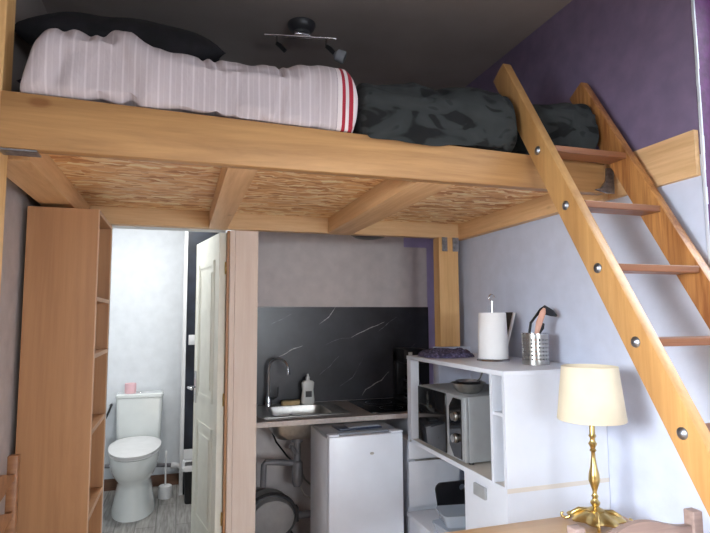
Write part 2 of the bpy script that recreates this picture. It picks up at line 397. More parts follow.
mb = MB().box(.3, 1.5, -2.08, -2.03, 1.0, 1.045).box(.3, 1.5, -2.08, -2.03, 1.905, 1.95)
for xx in (.3, .88, 1.455): mb.box(xx, xx+.045, -2.08, -2.03, 1.045, 1.905)
w3 = struct('window_fill', mb, M['white_plastic'], 'added window behind the camera that brightens the room')  # unseen window, added to brighten the surfaces facing the camera
struct('window_pane', MB().box(.345, 1.455, -2.058, -2.052, 1.045, 1.905), M['glass'], None, w3)
# ------------------------------------------------------------------ loft
H = 2.0
loft = thing('loft_platform', 'pine loft platform with strand board underside carrying the bed', 'loft bed', (.55,2.5,0))
def beam_top(x): return H+.172-.047*(x+.52)/2.18
auto(MB().prism([(-.52,H),(1.66,H),(1.66,beam_top(1.66)),(-.52,beam_top(-.52))], 'y', 1.795, 1.84, .004).build('front_beam', M['beam'], loft))
MB().box(-.468, 1.70, 3.13, 3.185, H, H+.10, .002).build('back_beam', M['pine_x'], loft)
MB().box(-.60, -.47, 1.94, 3.185, H, H+.095, .002).build('side_beam', M['pine_y'], loft)
MB().box(1.70, 1.745, 1.86, 3.185, H-.008, H+.155, .002).build('side_beam', M['pine_y'], loft)
MB().prism([(.14,H),(.24,H),(.24,H+.09),(.14,H+.09)], 'y', 1.842, 3.129).build('joist', M['pine_y'], loft)
MB().prism([(.83,H),(.985,H),(.985,H+.09),(.83,H+.09)], 'y', 1.842, 3.129).build('joist', M['pine_y'], loft)
MB().box(-.57, 1.70, 1.842, 3.13, H+.092, H+.11).build('decking_board', M['osb'], loft)
MB().box(-.61, -.522, 1.815, 1.905, 0, CE-.002, .003).build('post', M['pine_z'], loft)
MB().box(1.545, 1.68, 3.10, 3.185, 1.31, H-.001, .003).build('post', M['pine_z'], loft)
MB().box(1.728, 1.7485, RY+.002, 1.858, H-.008, H+.158).build('wall_ledger', M['pine_y'], loft)
b = MB().box(-.612, -.42, 1.80, 1.86, H-.006, H-.001).box(-.612, -.53, 1.80, 1.812, H-.09, H-.001)
o = b.build('bracket', M['galv'], loft)
b = MB().prism([(1.60,H+.012),(1.66,H+.0),(1.695,H+.0),(1.695,H+.105),(1.662,H+.105),(1.655,H+.05),(1.63,H+.02)], 'y', 1.785, 1.794)
b.build('bracket', M['galv'], loft)
b = MB().box(1.565, 1.60, 3.092, 3.099, H-.09, H-.002).box(1.64, 1.68, 3.092, 3.099, H-.09, H-.002).build('bracket', M['galv'], loft)
struct('trim_8', MB().box(1.53, XR-.0, 3.105, 3.185, 0, 1.308), M['wall'], 'low white wall stub below the loft post')

# bedding
def tubecloth(x0, x1, top, bot, ny, name, m, yb, seed, amp=.016, n=150, mm=56, folds=(), yfront=None, shear=0, e0=.3):
    def interp(t, x):
        for (a, za), (b_, zb) in zip(t, t[1:]):
            if x <= b_:
                q = max(0, (x-a)/(b_-a)); q = q*q*(3-2*q) if False else q
                return za+(zb-za)*q
        return t[-1][1]
    mb = MB(); rings = []; us = []
    for i in range(n+1):
        x = x0+(x1-x0)*i/n; zt = interp(top, x); zb = interp(bot, x)
        yf = interp(yfront, x) if yfront else 1.785; ybk = yb
        e = min(1, (min(i, n-i)+.3)/5.0); e = math.sqrt(1-(1-e)**2); e = e*(1-e0)+e0 if i < n/2 else e*.7+.3
        yc = (yf+ybk)/2; ry = (ybk-yf)/2*(.75+.25*e); zc = (zt+zb)/2; rz = (zt-zb)/2*e
        rg = []
        for j in range(mm):
            a = 2*PI*j/mm; ca, sa = math.cos(a), math.sin(a); p = .40 if (ca > 0 and sa < 0) else .72
            y = yc-ry*math.copysign(abs(ca)**p, ca); z = zc+rz*math.copysign(abs(sa)**p, sa)
            bt = beam_top(x)
            if y > 1.797: z = max(z, bt+.004 if y < 1.86 else 2.13)
            d = noise.noise(Vector((x*5+seed, y*4, z*5)))*amp*1.6+noise.noise(Vector((x*17+seed, y*7, z*6)))*amp*.7
            for fx, slope, wd, dp in folds:
                q = (x-fx-(z-2.25)*slope)/wd
                d -= dp*math.exp(-q*q)*max(0, ca*.8+.2)
            y0_ = y; y -= ca*d*(1 if z > bt+.02 else .3); z += sa*d
            if y0_ <= 1.797: y = min(y, 1.790)
            else: z = max(z, bt+.004 if y < 1.86 else 2.13)
            if z < bt: y = min(y, 1.790) if y0_ < 1.82 else y
            xs = x+shear*max(0, z-2.17)*max(0, 1-(x-x0)*5)+noise.noise(Vector((seed+3, y*6, z*6)))*.01
            rg.append((xs, y, z))
        rings.append(rg)
    mb.loft(rings)
    uv = mb.bm.loops.layers.uv.active
    for f in mb.bm.faces:
        for l in f.loops: l[uv].uv = ((l.vert.co.x-x0)/(x1-x0), 0)
    return auto(mb.build(name, m), 60)
top = [(-.47,2.40),(-.45,2.42),(-.42,2.435),(-.36,2.44),(-.30,2.432),(-.24,2.445),(-.17,2.44),(-.10,2.405),(.0,2.40),(.1,2.394),(.31,2.40),(.57,2.405),(.62,2.40)]
bot = [(-.50,2.158),(-.2,2.150),(.1,2.125),(.5,2.13),(.62,2.10)]
o = tubecloth(-.475, .585, top, bot, 0, 'duvet', M['stripes'], 2.19, 1.3, folds=((-.19,-.35,.022,.04),(-.37,.5,.03,.014),(-.30,-.6,.02,.012),(.08,-.2,.012,.018),(.13,-.3,.014,.018),(.31,.05,.010,.02),(.40,-.4,.02,.010),(.0,.3,.03,.01)), shear=.22, e0=.8)
tag(o, 'rolled duvet in pinkish white pinstripe with red end bands lying along the loft beam', 'duvet')
top = [(.59,2.39),(.8,2.395),(1.1,2.415),(1.27,2.42),(1.34,2.40),(1.42,2.41),(1.5,2.42),(1.65,2.42)]
bot = [(.59,2.10),(.9,2.085),(1.17,2.105),(1.27,2.15),(1.7,2.15)]
yf = [(.59,1.785),(1.2,1.785),(1.245,1.80),(1.275,1.99),(1.325,1.99),(1.38,1.86),(1.45,1.80),(1.65,1.79)]
o = tubecloth(.600, 1.645, top, bot, 0, 'blanket', M['charcoal'], 2.19, 7.7, amp=.016, folds=((.8,.6,.03,.012),(1.0,-.5,.03,.014),(1.2,.2,.02,.02)), yfront=yf)
tag(o, 'charcoal blanket with black print bunched at the right of the striped duvet', 'blanket')
o = auto(MB().box(-.48, 1.66, 2.215, 3.12, H+.111, H+.30, .03).build('mattress', M['mattress'])); tag(o, 'dark mattress on the loft decking behind the rolled duvet', 'mattress')
def pillow(c, hx, hy, hz, rx, rz, name, m, label, seed):
    mb = MB(); n, k = 28, 20; rings = []
    R_ = Matrix.Rotation(rz, 3, 'Z') @ Matrix.Rotation(rx, 3, 'X')
    for s_ in (1,):
        for i in range(n+1):
            u = -1+2*i/n; rg = []
            wy = (1-abs(u)**6*.25)
            for j in range(2*k):
                a = 2*PI*j/(2*k); v = math.cos(a)
                th = (max(0, 1-abs(u)**2.6)**.5)*abs(math.sin(a))**.8
                p = Vector((u*hx*(1-.06*(1-v*v)), v*hy*wy, math.copysign(th*hz, math.sin(a))))
                p.z += noise.noise(Vector((p.x*6+seed, p.y*6, 0)))*.015*th
                rg.append(tuple(Vector(c)+R_ @ p))
            rings.append(rg)
    mb.loft(rings); o = auto(mb.build(name, m), 60); tag(o, label, 'pillow'); return o
pillow((-.24,2.46,2.402), .38, .22, .085, .05, .05, 'pillow', M['plumcloth'], 'dark plum pillow lying flat on the mattress at the left end', 2)
pillow((-.24,2.46,2.66), .405, .24, .115, .28, -.04, 'pillow', M['blackcloth'], 'black pillow on top of the plum pillow at the head of the loft bed', 5)

# ------------------------------------------------------------------ ladder
dY, dZ = .5167, .8562
def lad(z): return 1.660-(2.025-z)*dY/dZ
ladder = thing('loft_ladder', 'wooden ladder with bolted rails leaning against the loft front beam', 'ladder', (1.5,.45,0))
def rail(x0, x1, m, hw=.046, ztop=2.546):
    dirv = Vector((0,dY,dZ)); nrm = Vector((0,-dZ,dY))
    pc = Vector((0, lad(ztop), ztop)); a = pc+nrm*hw; b = pc-nrm*hw
    def foot(s): 
        p = Vector((0, lad(1), 1))+nrm*s; t = -p.z/dZ; return p+dirv*t
    f0, f1 = foot(hw), foot(-hw)
    return MB().prism([(f0.y,0),(a.y,a.z),(b.y,b.z),(f1.y,0)], 'x', x0, x1, .003)
r1 = rail(1.28, 1.32, None).build('rail', M['rail'], ladder); auto(r1)
r2 = rail(1.70-.003, 1.697+.0, None) if False else None
r2 = rail(1.655, 1.695, None, .046, 2.50).build('rail', M['rail_grain'], ladder); auto(r2)
zs = [2.125,1.885,1.652,1.421,1.186,.95,.715,.48,.245]
for i, z in enumerate(zs):
    y = lad(z)
    MB().box(1.3205, 1.6545, y-.048, y+.04, z-.012, z+.012, .003).build('tread', M['tread'], ladder)
    mb = MB(); rg = [(0,0),(.014,0),(.014,-.003),(.009,-.003),(.008,-.008),(.002,-.009)]
    mb.loft([[(1.2795-h_ if False else 1.2798+h_*1.0, y+r_*math.cos(2*PI*k/16), z+r_*math.sin(2*PI*k/16)) for k in range(16)] for r_, h_ in ((.0165,0),(.0165,-.003),(.010,-.0035),(.008,-.008),(.002,-.009))])
    mb.build('bolt', M['galv'], ladder)

# ------------------------------------------------------------------ bookcase
bc = thing('bookcase', 'tall brown veneered bookcase standing side-on at the left wall', 'bookcase', (-.5,2.86,0))
x0, x1, y0, y1, zt = -.635, -.353, 2.62, 3.10, 1.98
for a, b in ((y0, y0+.018), (y1-.018, y1)):
    s_ = MB().box(x0, x1-.004, a, b, 0, zt).build('side_panel', M['bookwood'], bc)
    MB().box(x1-.004, x1, a, b, 0, zt).build('edging', M['bookedge'], s_)
MB().box(x0, x0+.008, y0+.018, y1-.018, 0, zt).build('back_panel', M['bookwood'], bc)
for z in (1.962, 1.575, 1.325, 1.0, .64, .33, .06):
    s_ = MB().box(x0+.008, x1-.004, y0+.0185, y1-.0185, z, z+.018).build('shelf', M['bookwood'], bc)
    MB().box(x1-.004, x1, y0+.0185, y1-.0185, z, z+.018).build('edging', M['bookedge'], s_)
o = MB().lathe([(.001,0),(.022,0),(.026,.02),(.02,.045),(.012,.06),(.001,.062)], (-.40,2.80,.6585)).build('jar', M['dark_plastic']); auto(o)
tag(o, 'small dark jar standing on a lower bookcase shelf', 'jar')

# ------------------------------------------------------------------ toilet-room door (swung inwards)
A = math.radians(10.7); hx, hy = .243, 3.235
dr = Vector((-math.sin(A), math.cos(A), 0)); nr = Vector((-math.cos(A), -math.sin(A), 0))     # nr faces left
door = struct('door_1', MB().obox(Vector((hx,hy,1.05))+dr*.30+Vector((-.018,0,0)), (dr,nr,(0,0,1)), (.30,.018,.94), .002), M['door'], 'cream panelled door swung open into the toilet room')
def dbar(u0, u1, z0, z1, t=.003):
    return Vector((hx,hy,(z0+z1)/2))+dr*((u0+u1)/2)+Vector((-.018,0,0))+nr*(.018+t/2), ((u1-u0)/2, t/2, (z1-z0)/2)
for zz0, zz1 in ((.25,.85),(1.0,1.84)):
    mb = MB()
    for q in ((.1,.5,zz0,zz0+.025),(.1,.5,zz1-.025,zz1),(.1,.125,zz0,zz1),(.475,.5,zz0,zz1),(.17,.43,zz0+.07,zz1-.07)):
        c_, h_ = dbar(*q); mb.obox(c_, (dr,nr,(0,0,1)), h_, .002)
    struct('door_moulding', mb, M['door'], None, door)
hp = Vector((hx,hy,1.05))+dr*.55+Vector((-.018,0,0))+nr*.018
mb = MB().obox(hp+nr*.003, (dr,nr,(0,0,1)), (.018,.003,.10), .001)
mb.tube([hp, hp+nr*.045, hp+nr*.05-dr*.01, hp+nr*.05-dr*.11], [.008,.008,.009,.007])
struct('door_handle', mb, M['chrome'], 'chrome lever handle', door)
for z in (.35, 1.0, 1.75):
    struct('door_hinge', MB().lathe([(.006,0),(.006,.07)], (hx+.0,hy-.008,z), 10), M['brass'], None, door)

# ------------------------------------------------------------------ toilet
TX = -.30
def egg(z, hw, f, b, cy, n=40):
    out = []
    for j in range(n):
        a = 2*PI*j/n; s_, c_ = math.sin(a), math.cos(a)
        out.append((TX+hw*math.copysign(abs(s_)**.9, s_), cy-(f if c_ > 0 else b)*math.copysign(abs(c_)**.95, c_), z))
    return out
wc = thing('toilet', 'white ceramic close-coupled toilet with its lid closed', 'toilet', (TX,4.5,.1))
mb = MB().loft([egg(.10,.150,.31,.26,4.50), egg(.13,.147,.305,.26,4.50), egg(.22,.130,.285,.25,4.50), egg(.30,.118,.275,.24,4.50), egg(.335,.118,.285,.24,4.50), egg(.38,.148,.345,.25,4.50), egg(.43,.166,.385,.27,4.49), egg(.49,.174,.405,.28,4.49), egg(.53,.174,.41,.28,4.49)])
auto(mb.build('bowl', M['ceramic'], wc), 50)
sd = MB().loft([egg(.532,.174,.405,.24,4.49), egg(.535,.18,.415,.25,4.49), egg(.544,.18,.415,.25,4.49)]).build('seat', M['white_plastic'], wc)
auto(sd)
auto(MB().loft([egg(.547,.18,.415,.25,4.49), egg(.562,.182,.418,.25,4.49), egg(.572,.165,.39,.235,4.49), egg(.577,.10,.27,.16,4.49), egg(.578,.01,.02,.02,4.49)]).build('lid', M['white_plastic'], wc), 60)
auto(MB().rr([(TX,4.865,.47,.155,.075,.03),(TX,4.865,.6,.168,.082,.03),(TX,4.865,.862,.176,.086,.03)]).build('cistern', M['ceramic'], wc))
auto(MB().rr([(TX,4.865,.864,.18,.092,.03),(TX,4.865,.885,.18,.092,.03),(TX,4.865,.893,.172,.085,.03)]).build('cistern_lid', M['ceramic'], wc))
MB().lathe([(.02,0),(.02,.006),(.015,.008)], (TX,4.87,.893), 20).build('flush_button', M['chrome'], wc)
mb = MB().lathe([(.015,0),(.042,0),(.044,.008),(.044,.07),(.042,.078),(.015,.078),(.015,0)], (-.375,4.85,.894), 28, False)
tag(auto(mb.build('toilet_roll', M['pink'])), 'pink toilet roll standing on the cistern lid', 'toilet roll')
t = thing('water_valve', 'black water valve and hose on the wall left of the cistern', 'valve', (-.55,4.95,.7))
MB().tube([(-.525,4.99,.79),(-.525,4.93,.79)], .013).build('valve_body', M['chrome'], t)
MB().tube([(-.52,4.93,.80),(-.535,4.91,.75),(-.57,4.90,.67),(-.60,4.90,.60),(-.61,4.93,.40),(-.62,4.95,.345)], .009).build('hose', M['black'], t)
mb = MB().tube([(-.70,4.95,.31),(-.45,4.955,.30),(-.10,4.955,.275),(-.05,4.955,.27)], .016)
t = thing('waste_pipe', 'grey pipe with white elbow running low along the toilet back wall', 'pipe', (-.3,4.95,.27))
mb.build('pipe', M['grey_pipe'], t)
MB().tube([(-.05,4.955,.27),(.0,4.955,.262),(.035,4.955,.24)], .024).build('elbow', M['white_plastic'], t)
t = thing('toilet_brush', 'white toilet brush in a round holder on the toilet room floor', 'toilet brush', (-.085,4.66,.1))
auto(MB().lathe([(.05,0),(.054,.008),(.05,.09),(.043,.095),(.01,.095)], (-.085,4.66,.1)).build('holder', M['white_plastic'], t))
auto(MB().lathe([(.007,.09),(.006,.30),(.009,.31),(.009,.35),(.003,.36)], (-.085,4.66,.1), 12).build('handle', M['white_plastic'], t))
t = thing('waste_bin', 'black waste bin with white liner against the dark toilet panel', 'bin', (.17,4.53,.1))
auto(MB().rr([(.145,4.53,.1,.085,.085,.03),(.145,4.53,.36,.10,.10,.03),(.145,4.53,.37,.10,.10,.03)]).build('bin_body', M['black'], t))
mb = MB(); rings = []
for z, e in ((.345,.012),(.37,.012),(.385,.004),(.36,-.02)):
    rg = []
    for q, (sx, sy) in enumerate(((1,1),(-1,1),(-1,-1),(1,-1))):
        for k in range(8):
            a = PI/2*(q+k/7); rg.append((.145+sx*(.07+e)+.03*math.cos(a), 4.53+sy*(.07+e)+.03*math.sin(a), z+.012*noise.noise(Vector((q*9+k*.9, z*9, 0)))))
    rings.append(rg)
auto(mb.loft(rings, False).build('liner', M['white_plastic'], t))
o = auto(MB().rr([(.145,4.63,.385,.10,.006,.004),(.145,4.64,.46,.10,.006,.004)]).build('bin_lid', M['white_plastic'], t))
t = thing('light_switch', 'white light switch on the dark panel beside the door', 'switch', (.10,4.69,1.27))
auto(MB().box(.066, .136, 4.681, 4.689, 1.28, 1.36, .002).build('plate', M['white_plastic'], t))
auto(MB().box(.082, .120, 4.676, 4.681, 1.295, 1.345, .001).build('rocker', M['white_plastic'], t))

# ------------------------------------------------------------------ kitchen
ct = thing('kitchen_worktop', 'grey laminate worktop under the dark splashback', 'worktop', (1.2,3.5,.87))
mb = MB().box(.422, .525, 3.21, KB-.013, .884, .9).box(.94, 1.94, 3.36, KB-.013, .884, .9).box(.94, 1.74, 3.21, 3.36, .884, .9)
mb.box(.525, .94, 3.21, 3.34, .884, .9).box(.525, .94, 3.72, KB-.013, .884, .9)
mb.build('worktop_slab', M['counter'], ct)
MB().box(.422, 1.74, 3.20, 3.21, .872, .901).build('front_edge', M['counter_edge'], ct)
MB().box(1.40, 1.42, 3.25, 3.82, 0, .883).build('support_panel', M['white'], ct)
sk = thing('kitchen_sink', 'stainless steel sink set into the left of the worktop', 'sink', (.75,3.53,.9))
mb = MB(); ro = (.77,3.54,.27,.25,.03)
def rrs(c): return (c[0], c[1], c[2], c[3], c[4], c[5])
mb.rr([(.745,3.54,.9005,.287,.225,.03),(.745,3.54,.905,.287,.225,.03),(.745,3.54,.906,.281,.219,.03),(.735,3.53,.906,.192,.18,.05),(.735,3.53,.904,.187,.175,.05),(.735,3.53,.88,.182,.17,.05),(.735,3.53,.79,.172,.16,.06),(.735,3.53,.762,.14,.135,.06),(.745,3.53,.76,.02,.02,.019)], 8, False)
mb.rr([(.735,3.53,.8995,.197,.178,.052),(.735,3.53,.79,.182,.167,.06),(.735,3.53,.752,.15,.145,.06),(.735,3.53,.742,.022,.022,.021)], 8, False)
auto(mb.build('basin', M['steel'], sk), 50)
mb = MB()
for i in range(6): mb.box(.94+.014*i, .943+.014*i, 3.38, 3.70, .906, .909, .001)
mb.build('drainer_ribs', M['steel'], sk)
MB().lathe([(.012,0),(.012,.004)], (.72,3.695,.85), 16).build('overflow', M['black'], sk)
MB().lathe([(.03,0),(.03,.004),(.02,.006)], (.745,3.53,.761), 20).build('drain_strainer', M['chrome'], sk)
fa = thing('kitchen_faucet', 'tall chrome gooseneck tap behind the sink', 'faucet', (.575,3.74,.9))
auto(MB().lathe([(.026,.006),(.026,.012),(.02,.03),(.018,.07),(.012,.075)], (.575,3.74,.9), 20).build('base', M['chrome'], fa))
pts = [(.575,3.74,.96),(.575,3.74,1.15)]+[(.575+.055*(1-math.cos(a)), 3.74-.06*(1-math.cos(a)), 1.15+.075*math.sin(a)) for a in [PI*k/10 for k in range(1, 11)]]+[(.686,3.62,1.12)]
auto(MB().tube(pts, .0095, 12).build('spout', M['chrome'], fa))
auto(MB().tube([(.60,3.74,.95),(.635,3.74,.965),(.64,3.74,1.03)], [.009,.007,.005]).build('lever', M['black'], fa))
bt = thing('dish_soap_bottle', 'translucent white washing-up liquid bottle behind the sink', 'bottle', (.845,3.73,.907))
auto(MB().rr([(.845,3.74,.908,.044,.022,.02),(.845,3.74,.93,.047,.024,.022),(.845,3.74,1.0,.040,.022,.02),(.845,3.74,1.05,.045,.022,.02),(.845,3.74,1.062,.035,.018,.016),(.845,3.74,1.068,.014,.014,.013)]).build('bottle_body', M['bottle'], bt))
auto(MB().lathe([(.014,0),(.014,.02),(.008,.024),(.007,.04),(.001,.042)], (.845,3.74,1.068), 16).build('cap', M['white_plastic'], bt))
MB().box(.825, .868, 3.7145, 3.7165, .955, .995).build('bottle_label', M['dark_plastic'], bt)
o = auto(MB().rr([(.725,3.74,.907,.06,.025,.01),(.725,3.74,.935,.063,.028,.01)]).build('sponge', M['sponge'])); tag(o, 'yellowish sponge lying behind the sink basin', 'sponge')
o = thing('ceramic_hob', 'black glass two-ring hob set in the worktop', 'hob', (1.3,3.55,.9))
auto(MB().box(1.145, 1.52, 3.27, 3.80, .9005, .906, .002).build('glass_plate', M['blackglass'], o))
for cy_, r_ in ((3.41,.075),(3.65,.09)):
    MB().loft([[(1.33+q*math.cos(2*PI*k/40), cy_+q*math.sin(2*PI*k/40), .9065) for k in range(40)] for q in (r_, r_+.002)], False).build('ring_marking', M['greytop'], o)
cf = thing('coffee_machine', 'black filter coffee machine at the right end of the worktop', 'coffee machine', (1.55,3.66,.9))
auto(MB().box(1.50, 1.68, 3.58, 3.80, .9005, .93, .008).build('base', M['black'], cf))
auto(MB().box(1.50, 1.68, 3.72, 3.80, .93, 1.25, .01).build('water_tank', M['black'], cf))
auto(MB().box(1.50, 1.68, 3.58, 3.80, 1.17, 1.27, .012).build('brew_head', M['black'], cf))
auto(MB().lathe([(.05,0),(.068,.03),(.066,.09),(.045,.13),(.05,.15)], (1.585,3.65,.932)).build('jug', M['blackglass'], cf), 50)
auto(MB().tube([(1.53,3.62,1.05),(1.49,3.60,1.06),(1.475,3.595,1.03),(1.48,3.60,.97),(1.53,3.62,.955)], .007).build('jug_handle', M['black'], cf))
auto(MB().box(1.53, 1.56, 3.577, 3.581, 1.2, 1.25, .001).build('badge', M['white_plastic'], cf))

fr = thing('mini_fridge', 'small white refrigerator under the worktop', 'refrigerator', (.98,3.1,0))
auto(MB().box(.772, 1.20, 2.955, 3.34, .02, .838, .006).build('cabinet_body', M['appliance'], fr))
auto(MB().box(.772, 1.20, 2.90, 2.95, .05, .855, .008).build('door', M['appliance'], fr))
auto(MB().box(.772, 1.20, 2.955, 3.34, .839, .861, .006).build('top_panel', M['greytop'], fr))
for xa, xb in ((.772,.83),(1.13,1.20)):
    auto(MB().box(xa, xb, 2.90, 2.953, .8555, .866, .003).build('hinge_cover', M['appliance'], fr))
MB().lathe([(.012,0),(.012,.002),(.011,.003)], (0,0,0), 16).build('badge', M['steel'], fr)
bd = bpy.data.objects['badge.001'] if 'badge.001' in bpy.data.objects else None
for ch in fr.children:
    if ch.name.startswith('badge'):
        ch.rotation_euler = (PI/2,0,0); ch.location = Vector((1.015,2.899,.755))-Vector(fr.location)
        ch.data.transform(Matrix.Translation(Vector(fr.location))); ch.data.transform(Matrix.Scale(.6, 4, (0,1,0)))
o = thing('plastic_folder', 'dark blue packet lying on the fridge top', 'packet', (1.0,3.05,.861))
auto(MB().obox((.985,3.08,.8685), ((1,.08,0),(-.08,1,0),(0,0,1)), (.13,.07,.006), .003).build('cover', M['navy'], o))
auto(MB().obox((1.01,3.06,.8785), ((1,-.02,.02),(.02,1,0),(0,0,1)), (.09,.055,.0025), .001).build('clip', M['greytop'], o))

pd = thing('pendant_lamp', 'black pendant lamp just showing below the loft beam over the worktop', 'lamp', (1.22,3.5,2.028))
auto(MB().lathe([(.001,.0),(.05,.002),(.10,.012),(.13,.03),(.11,.06),(.05,.09),(.02,.11),(.001,.112)], (1.22,3.5,2.028), 32).build('lamp_shade', M['black'], pd))
MB().tube([(1.20,3.5,2.15),(1.20,3.5,2.999)], .004, 8).build('cord', M['black'], pd)
# plumbing under the sink
t = thing('sink_trap', 'grey plastic bottle trap under the sink', 'pipe', (.745,3.53,.42))
auto(MB().lathe([(.036,.28),(.036,.31),(.02,.312)], (.73,3.53,.425), 20).tube([(.73,3.53,.735),(.73,3.53,.58)], .021, 14).build('tailpipe', M['grey_pipe'], t))
auto(MB().lathe([(.001,0),(.022,.004),(.034,.03),(.036,.07),(.036,.15),(.030,.16),(.022,.165)], (.73,3.53,.425), 20).build('bottle_cup', M['grey_pipe'], t))
auto(MB().tube([(.73,3.53,.57),(.62,3.53,.585),(.53,3.53,.595),(.518,3.53,.58),(.515,3.53,.50),(.515,3.53,.445)], .019, 14).build('outlet_pipe', M['grey_pipe'], t))
auto(MB().tube([(.715,3.51,.64),(.69,3.49,.68),(.675,3.48,.69)], [.014,.014,.012], 10).build('side_inlet', M['grey_pipe'], t))
o = auto(MB().tube([(.60,3.76,.86),(.60,3.74,.74),(.62,3.68,.68),(.68,3.58,.60),(.72,3.60,.56)], .006, 8).build('supply_hose', M['black'])); tag(o, 'thin black hose hanging under the sink', 'hose')
o = auto(MB().tube([(.77,3.6,.50),(.80,3.62,.44),(.84,3.64,.40),(.88,3.66,.37)], .006, 8).build('supply_hose', M['steel'])); tag(o, 'thin grey braided hose beside the fridge under the sink', 'hose')
o = auto(MB().tube([(.76,3.58,.42),(.79,3.60,.35),(.84,3.62,.315),(.88,3.64,.30)], .005, 8).build('supply_hose', M['beige_edge'])); tag(o, 'pale hose curving low behind the fridge under the sink', 'hose')
t = thing('waste_pump', 'grey macerator pump with dark rim on the floor under the sink', 'pump', (.56,3.5,0))
def arc(r, y, cx_=.53, cz=.275, n=28): return [(cx_+r*math.cos(2*PI*k/n)*1.0, y, cz+r*math.sin(2*PI*k/n)*.85) for k in range(n)]
CX = .565
for nm, rr_, ya, yb_, mt in (('casing', .138, 3.42, 3.66, 'pump_grey'), ('rim', .16, 3.47, 3.52, 'dark_plastic')):
    auto(MB().loft([[(max(.425, p[0]+CX-.53), p[1], p[2]) for p in arc(rr_*k_, y_)] for k_, y_ in ((.55,ya),(.92,ya+.015),(1,ya+.05 if nm=='casing' else ya+.01),(1,yb_),(.8,yb_+.01))]).build(nm, M[mt], t))
auto(MB().box(.44, .70, 3.40, 3.68, .0, .17, .015).build('pump_base', M['dark_plastic'], t))
auto(MB().box(.685, .735, 3.50, 3.56, .22, .31, .004).build('coupling', M['dark_plastic'], t))
auto(MB().tube([(.735,3.53,.25),(1.0,3.53,.25) if False else (.88,3.53,.25)], .023, 14).build('discharge_pipe', M['grey_pipe'], t))
mb = MB().prism([(.423,.74),(.445,.72),(.423,.70)], 'y', 3.4, 3.43); o = mb.build('wall_hook', M['black']); tag(o, 'small black hook on the wall under the worktop', 'hook')

# ------------------------------------------------------------------ white cabinet with microwave
cb = thing('microwave_cabinet', 'white shelving cabinet against the right wall holding the microwave', 'cabinet', (1.45,2.45,0))
CX0, CX1, CY0, CY1 = 1.25, 1.747, 1.95, 2.945
auto(MB().box(CX0-.004, CX1, CY0-.003, CY1, 1.256, 1.276, .001).build('top_board', M['white'], cb))
MB().box(CX0, CX1, CY0, CY0+.018, .815, 1.256).build('side_panel', M['white'], cb)
MB().box(CX0, CX1, CY0, CY0+.018, 0, .797).build('side_panel', M['white'], cb)
MB().box(CX0, CX1, CY0-.001, CY1, .797, .815).build('shelf', M['beige_edge'], cb)
MB().box(CX0-.001, CX0+.003, CY0, CY1, .795, .8165).build('shelf_edging', M['white'], cb)
MB().box(CX0, CX1-.02, 2.045, 2.063, .8155, 1.2555).build('divider', M['white'], cb)
MB().box(CX0+.005, CX1-.02, CY0+.0185, 2.0445, 1.09, 1.104).build('small_shelf', M['white'], cb)
MB().box(CX0, CX0+.05, CY1-.05, CY1, .8155, 1.2555).build('corner_upright', M['white'], cb)
dd = MB().box(CX0+.001, CX0+.018, CY0+.0185, 2.298, .01, .796).build('door', M['white'], cb)
auto(MB().box(CX0-.012, CX0+.001, 2.105, 2.20, .725, .775, .003).build('handle', M['mw_silver'], dd))
MB().box(CX0+.0185, CX1, 2.285, 2.30, .0, .7965).build('side_panel', M['white'], cb)
du = thing('drawer_cabinet', 'white drawer cabinet standing at the far end beneath the microwave shelf', 'cabinet', (1.45,3.0,0))
auto(MB().box(1.252, 1.52, 2.96, 3.09, 0, .796, .002).build('body', M['white'], du))
auto(MB().box(1.246, 1.56, 2.925, 2.958, .435, .683, .002).build('drawer_front', M['white'], du))
auto(MB().box(1.246, 1.56, 2.925, 2.958, .695, .796, .002).build('drawer_front', M['white'], du))
auto(MB().box(1.28, 1.46, 2.9195, 2.9245, .684, .694, .002).build('handle_strip', M['steel'], du))
MB().lathe([(.006,0),(.006,.004)], (0,0,0), 10).build('screw_cap', M['steel'], cb)
for ch in cb.children:
    if ch.name.startswith('screw_cap'):
        ch.data.transform(Matrix.Translation(Vector(cb.location))); ch.rotation_euler = (0,-PI/2,0); ch.location = Vector((1.2485,2.90,.806))-Vector(cb.location)
o = thing('low_white_chest', 'low white chest on the floor under the microwave cabinet', 'chest', (1.45,2.6,0))
auto(MB().box(1.23, 1.66, 2.32, 2.90, 0, .40, .002).build('body', M['white'], o))
auto(MB().box(1.22, 1.68, 2.31, 2.91, .4005, .42, .002).build('top_board', M['white'], o))
# plastic boxes and black board
def tub(name, c, hx_, hy_, z0, h, label, rot=0):
    t = thing(name, label, 'food container', (c[0],c[1],z0), None)
    R2 = Matrix.Rotation(rot, 3, 'Z')
    mb = MB().rr([(c[0],c[1],z0,hx_*.85,hy_*.85,.02),(c[0],c[1],z0+h,hx_,hy_,.025),(c[0],c[1],z0+h,hx_*.97,hy_*.97,.023),(c[0],c[1],z0+.004,hx_*.82,hy_*.82,.018)])
    for v in mb.bm.verts: v.co = R2 @ (v.co-Vector(c+(0,)))+Vector(c+(0,))
    auto(mb.build('tub', M['clear'], t))
    mb = MB().rr([(c[0],c[1],z0+h+.0005,hx_*1.02,hy_*1.02,.025),(c[0],c[1],z0+h+.008,hx_*1.02,hy_*1.02,.025)])
    for v in mb.bm.verts: v.co = R2 @ (v.co-Vector(c+(0,)))+Vector(c+(0,))
    auto(mb.build('lid', M['clear'], t))
    auto(MB().box(c[0]-.05, c[0]+.05, c[1]-.03, c[1]+.03, z0+.006, z0+h*.6, .004).build('contents', M['navy'], t))
tub('food_container', (1.345,2.53), .115, .085, .4205, .05, 'clear plastic food container lying directly on the low white chest', .1)
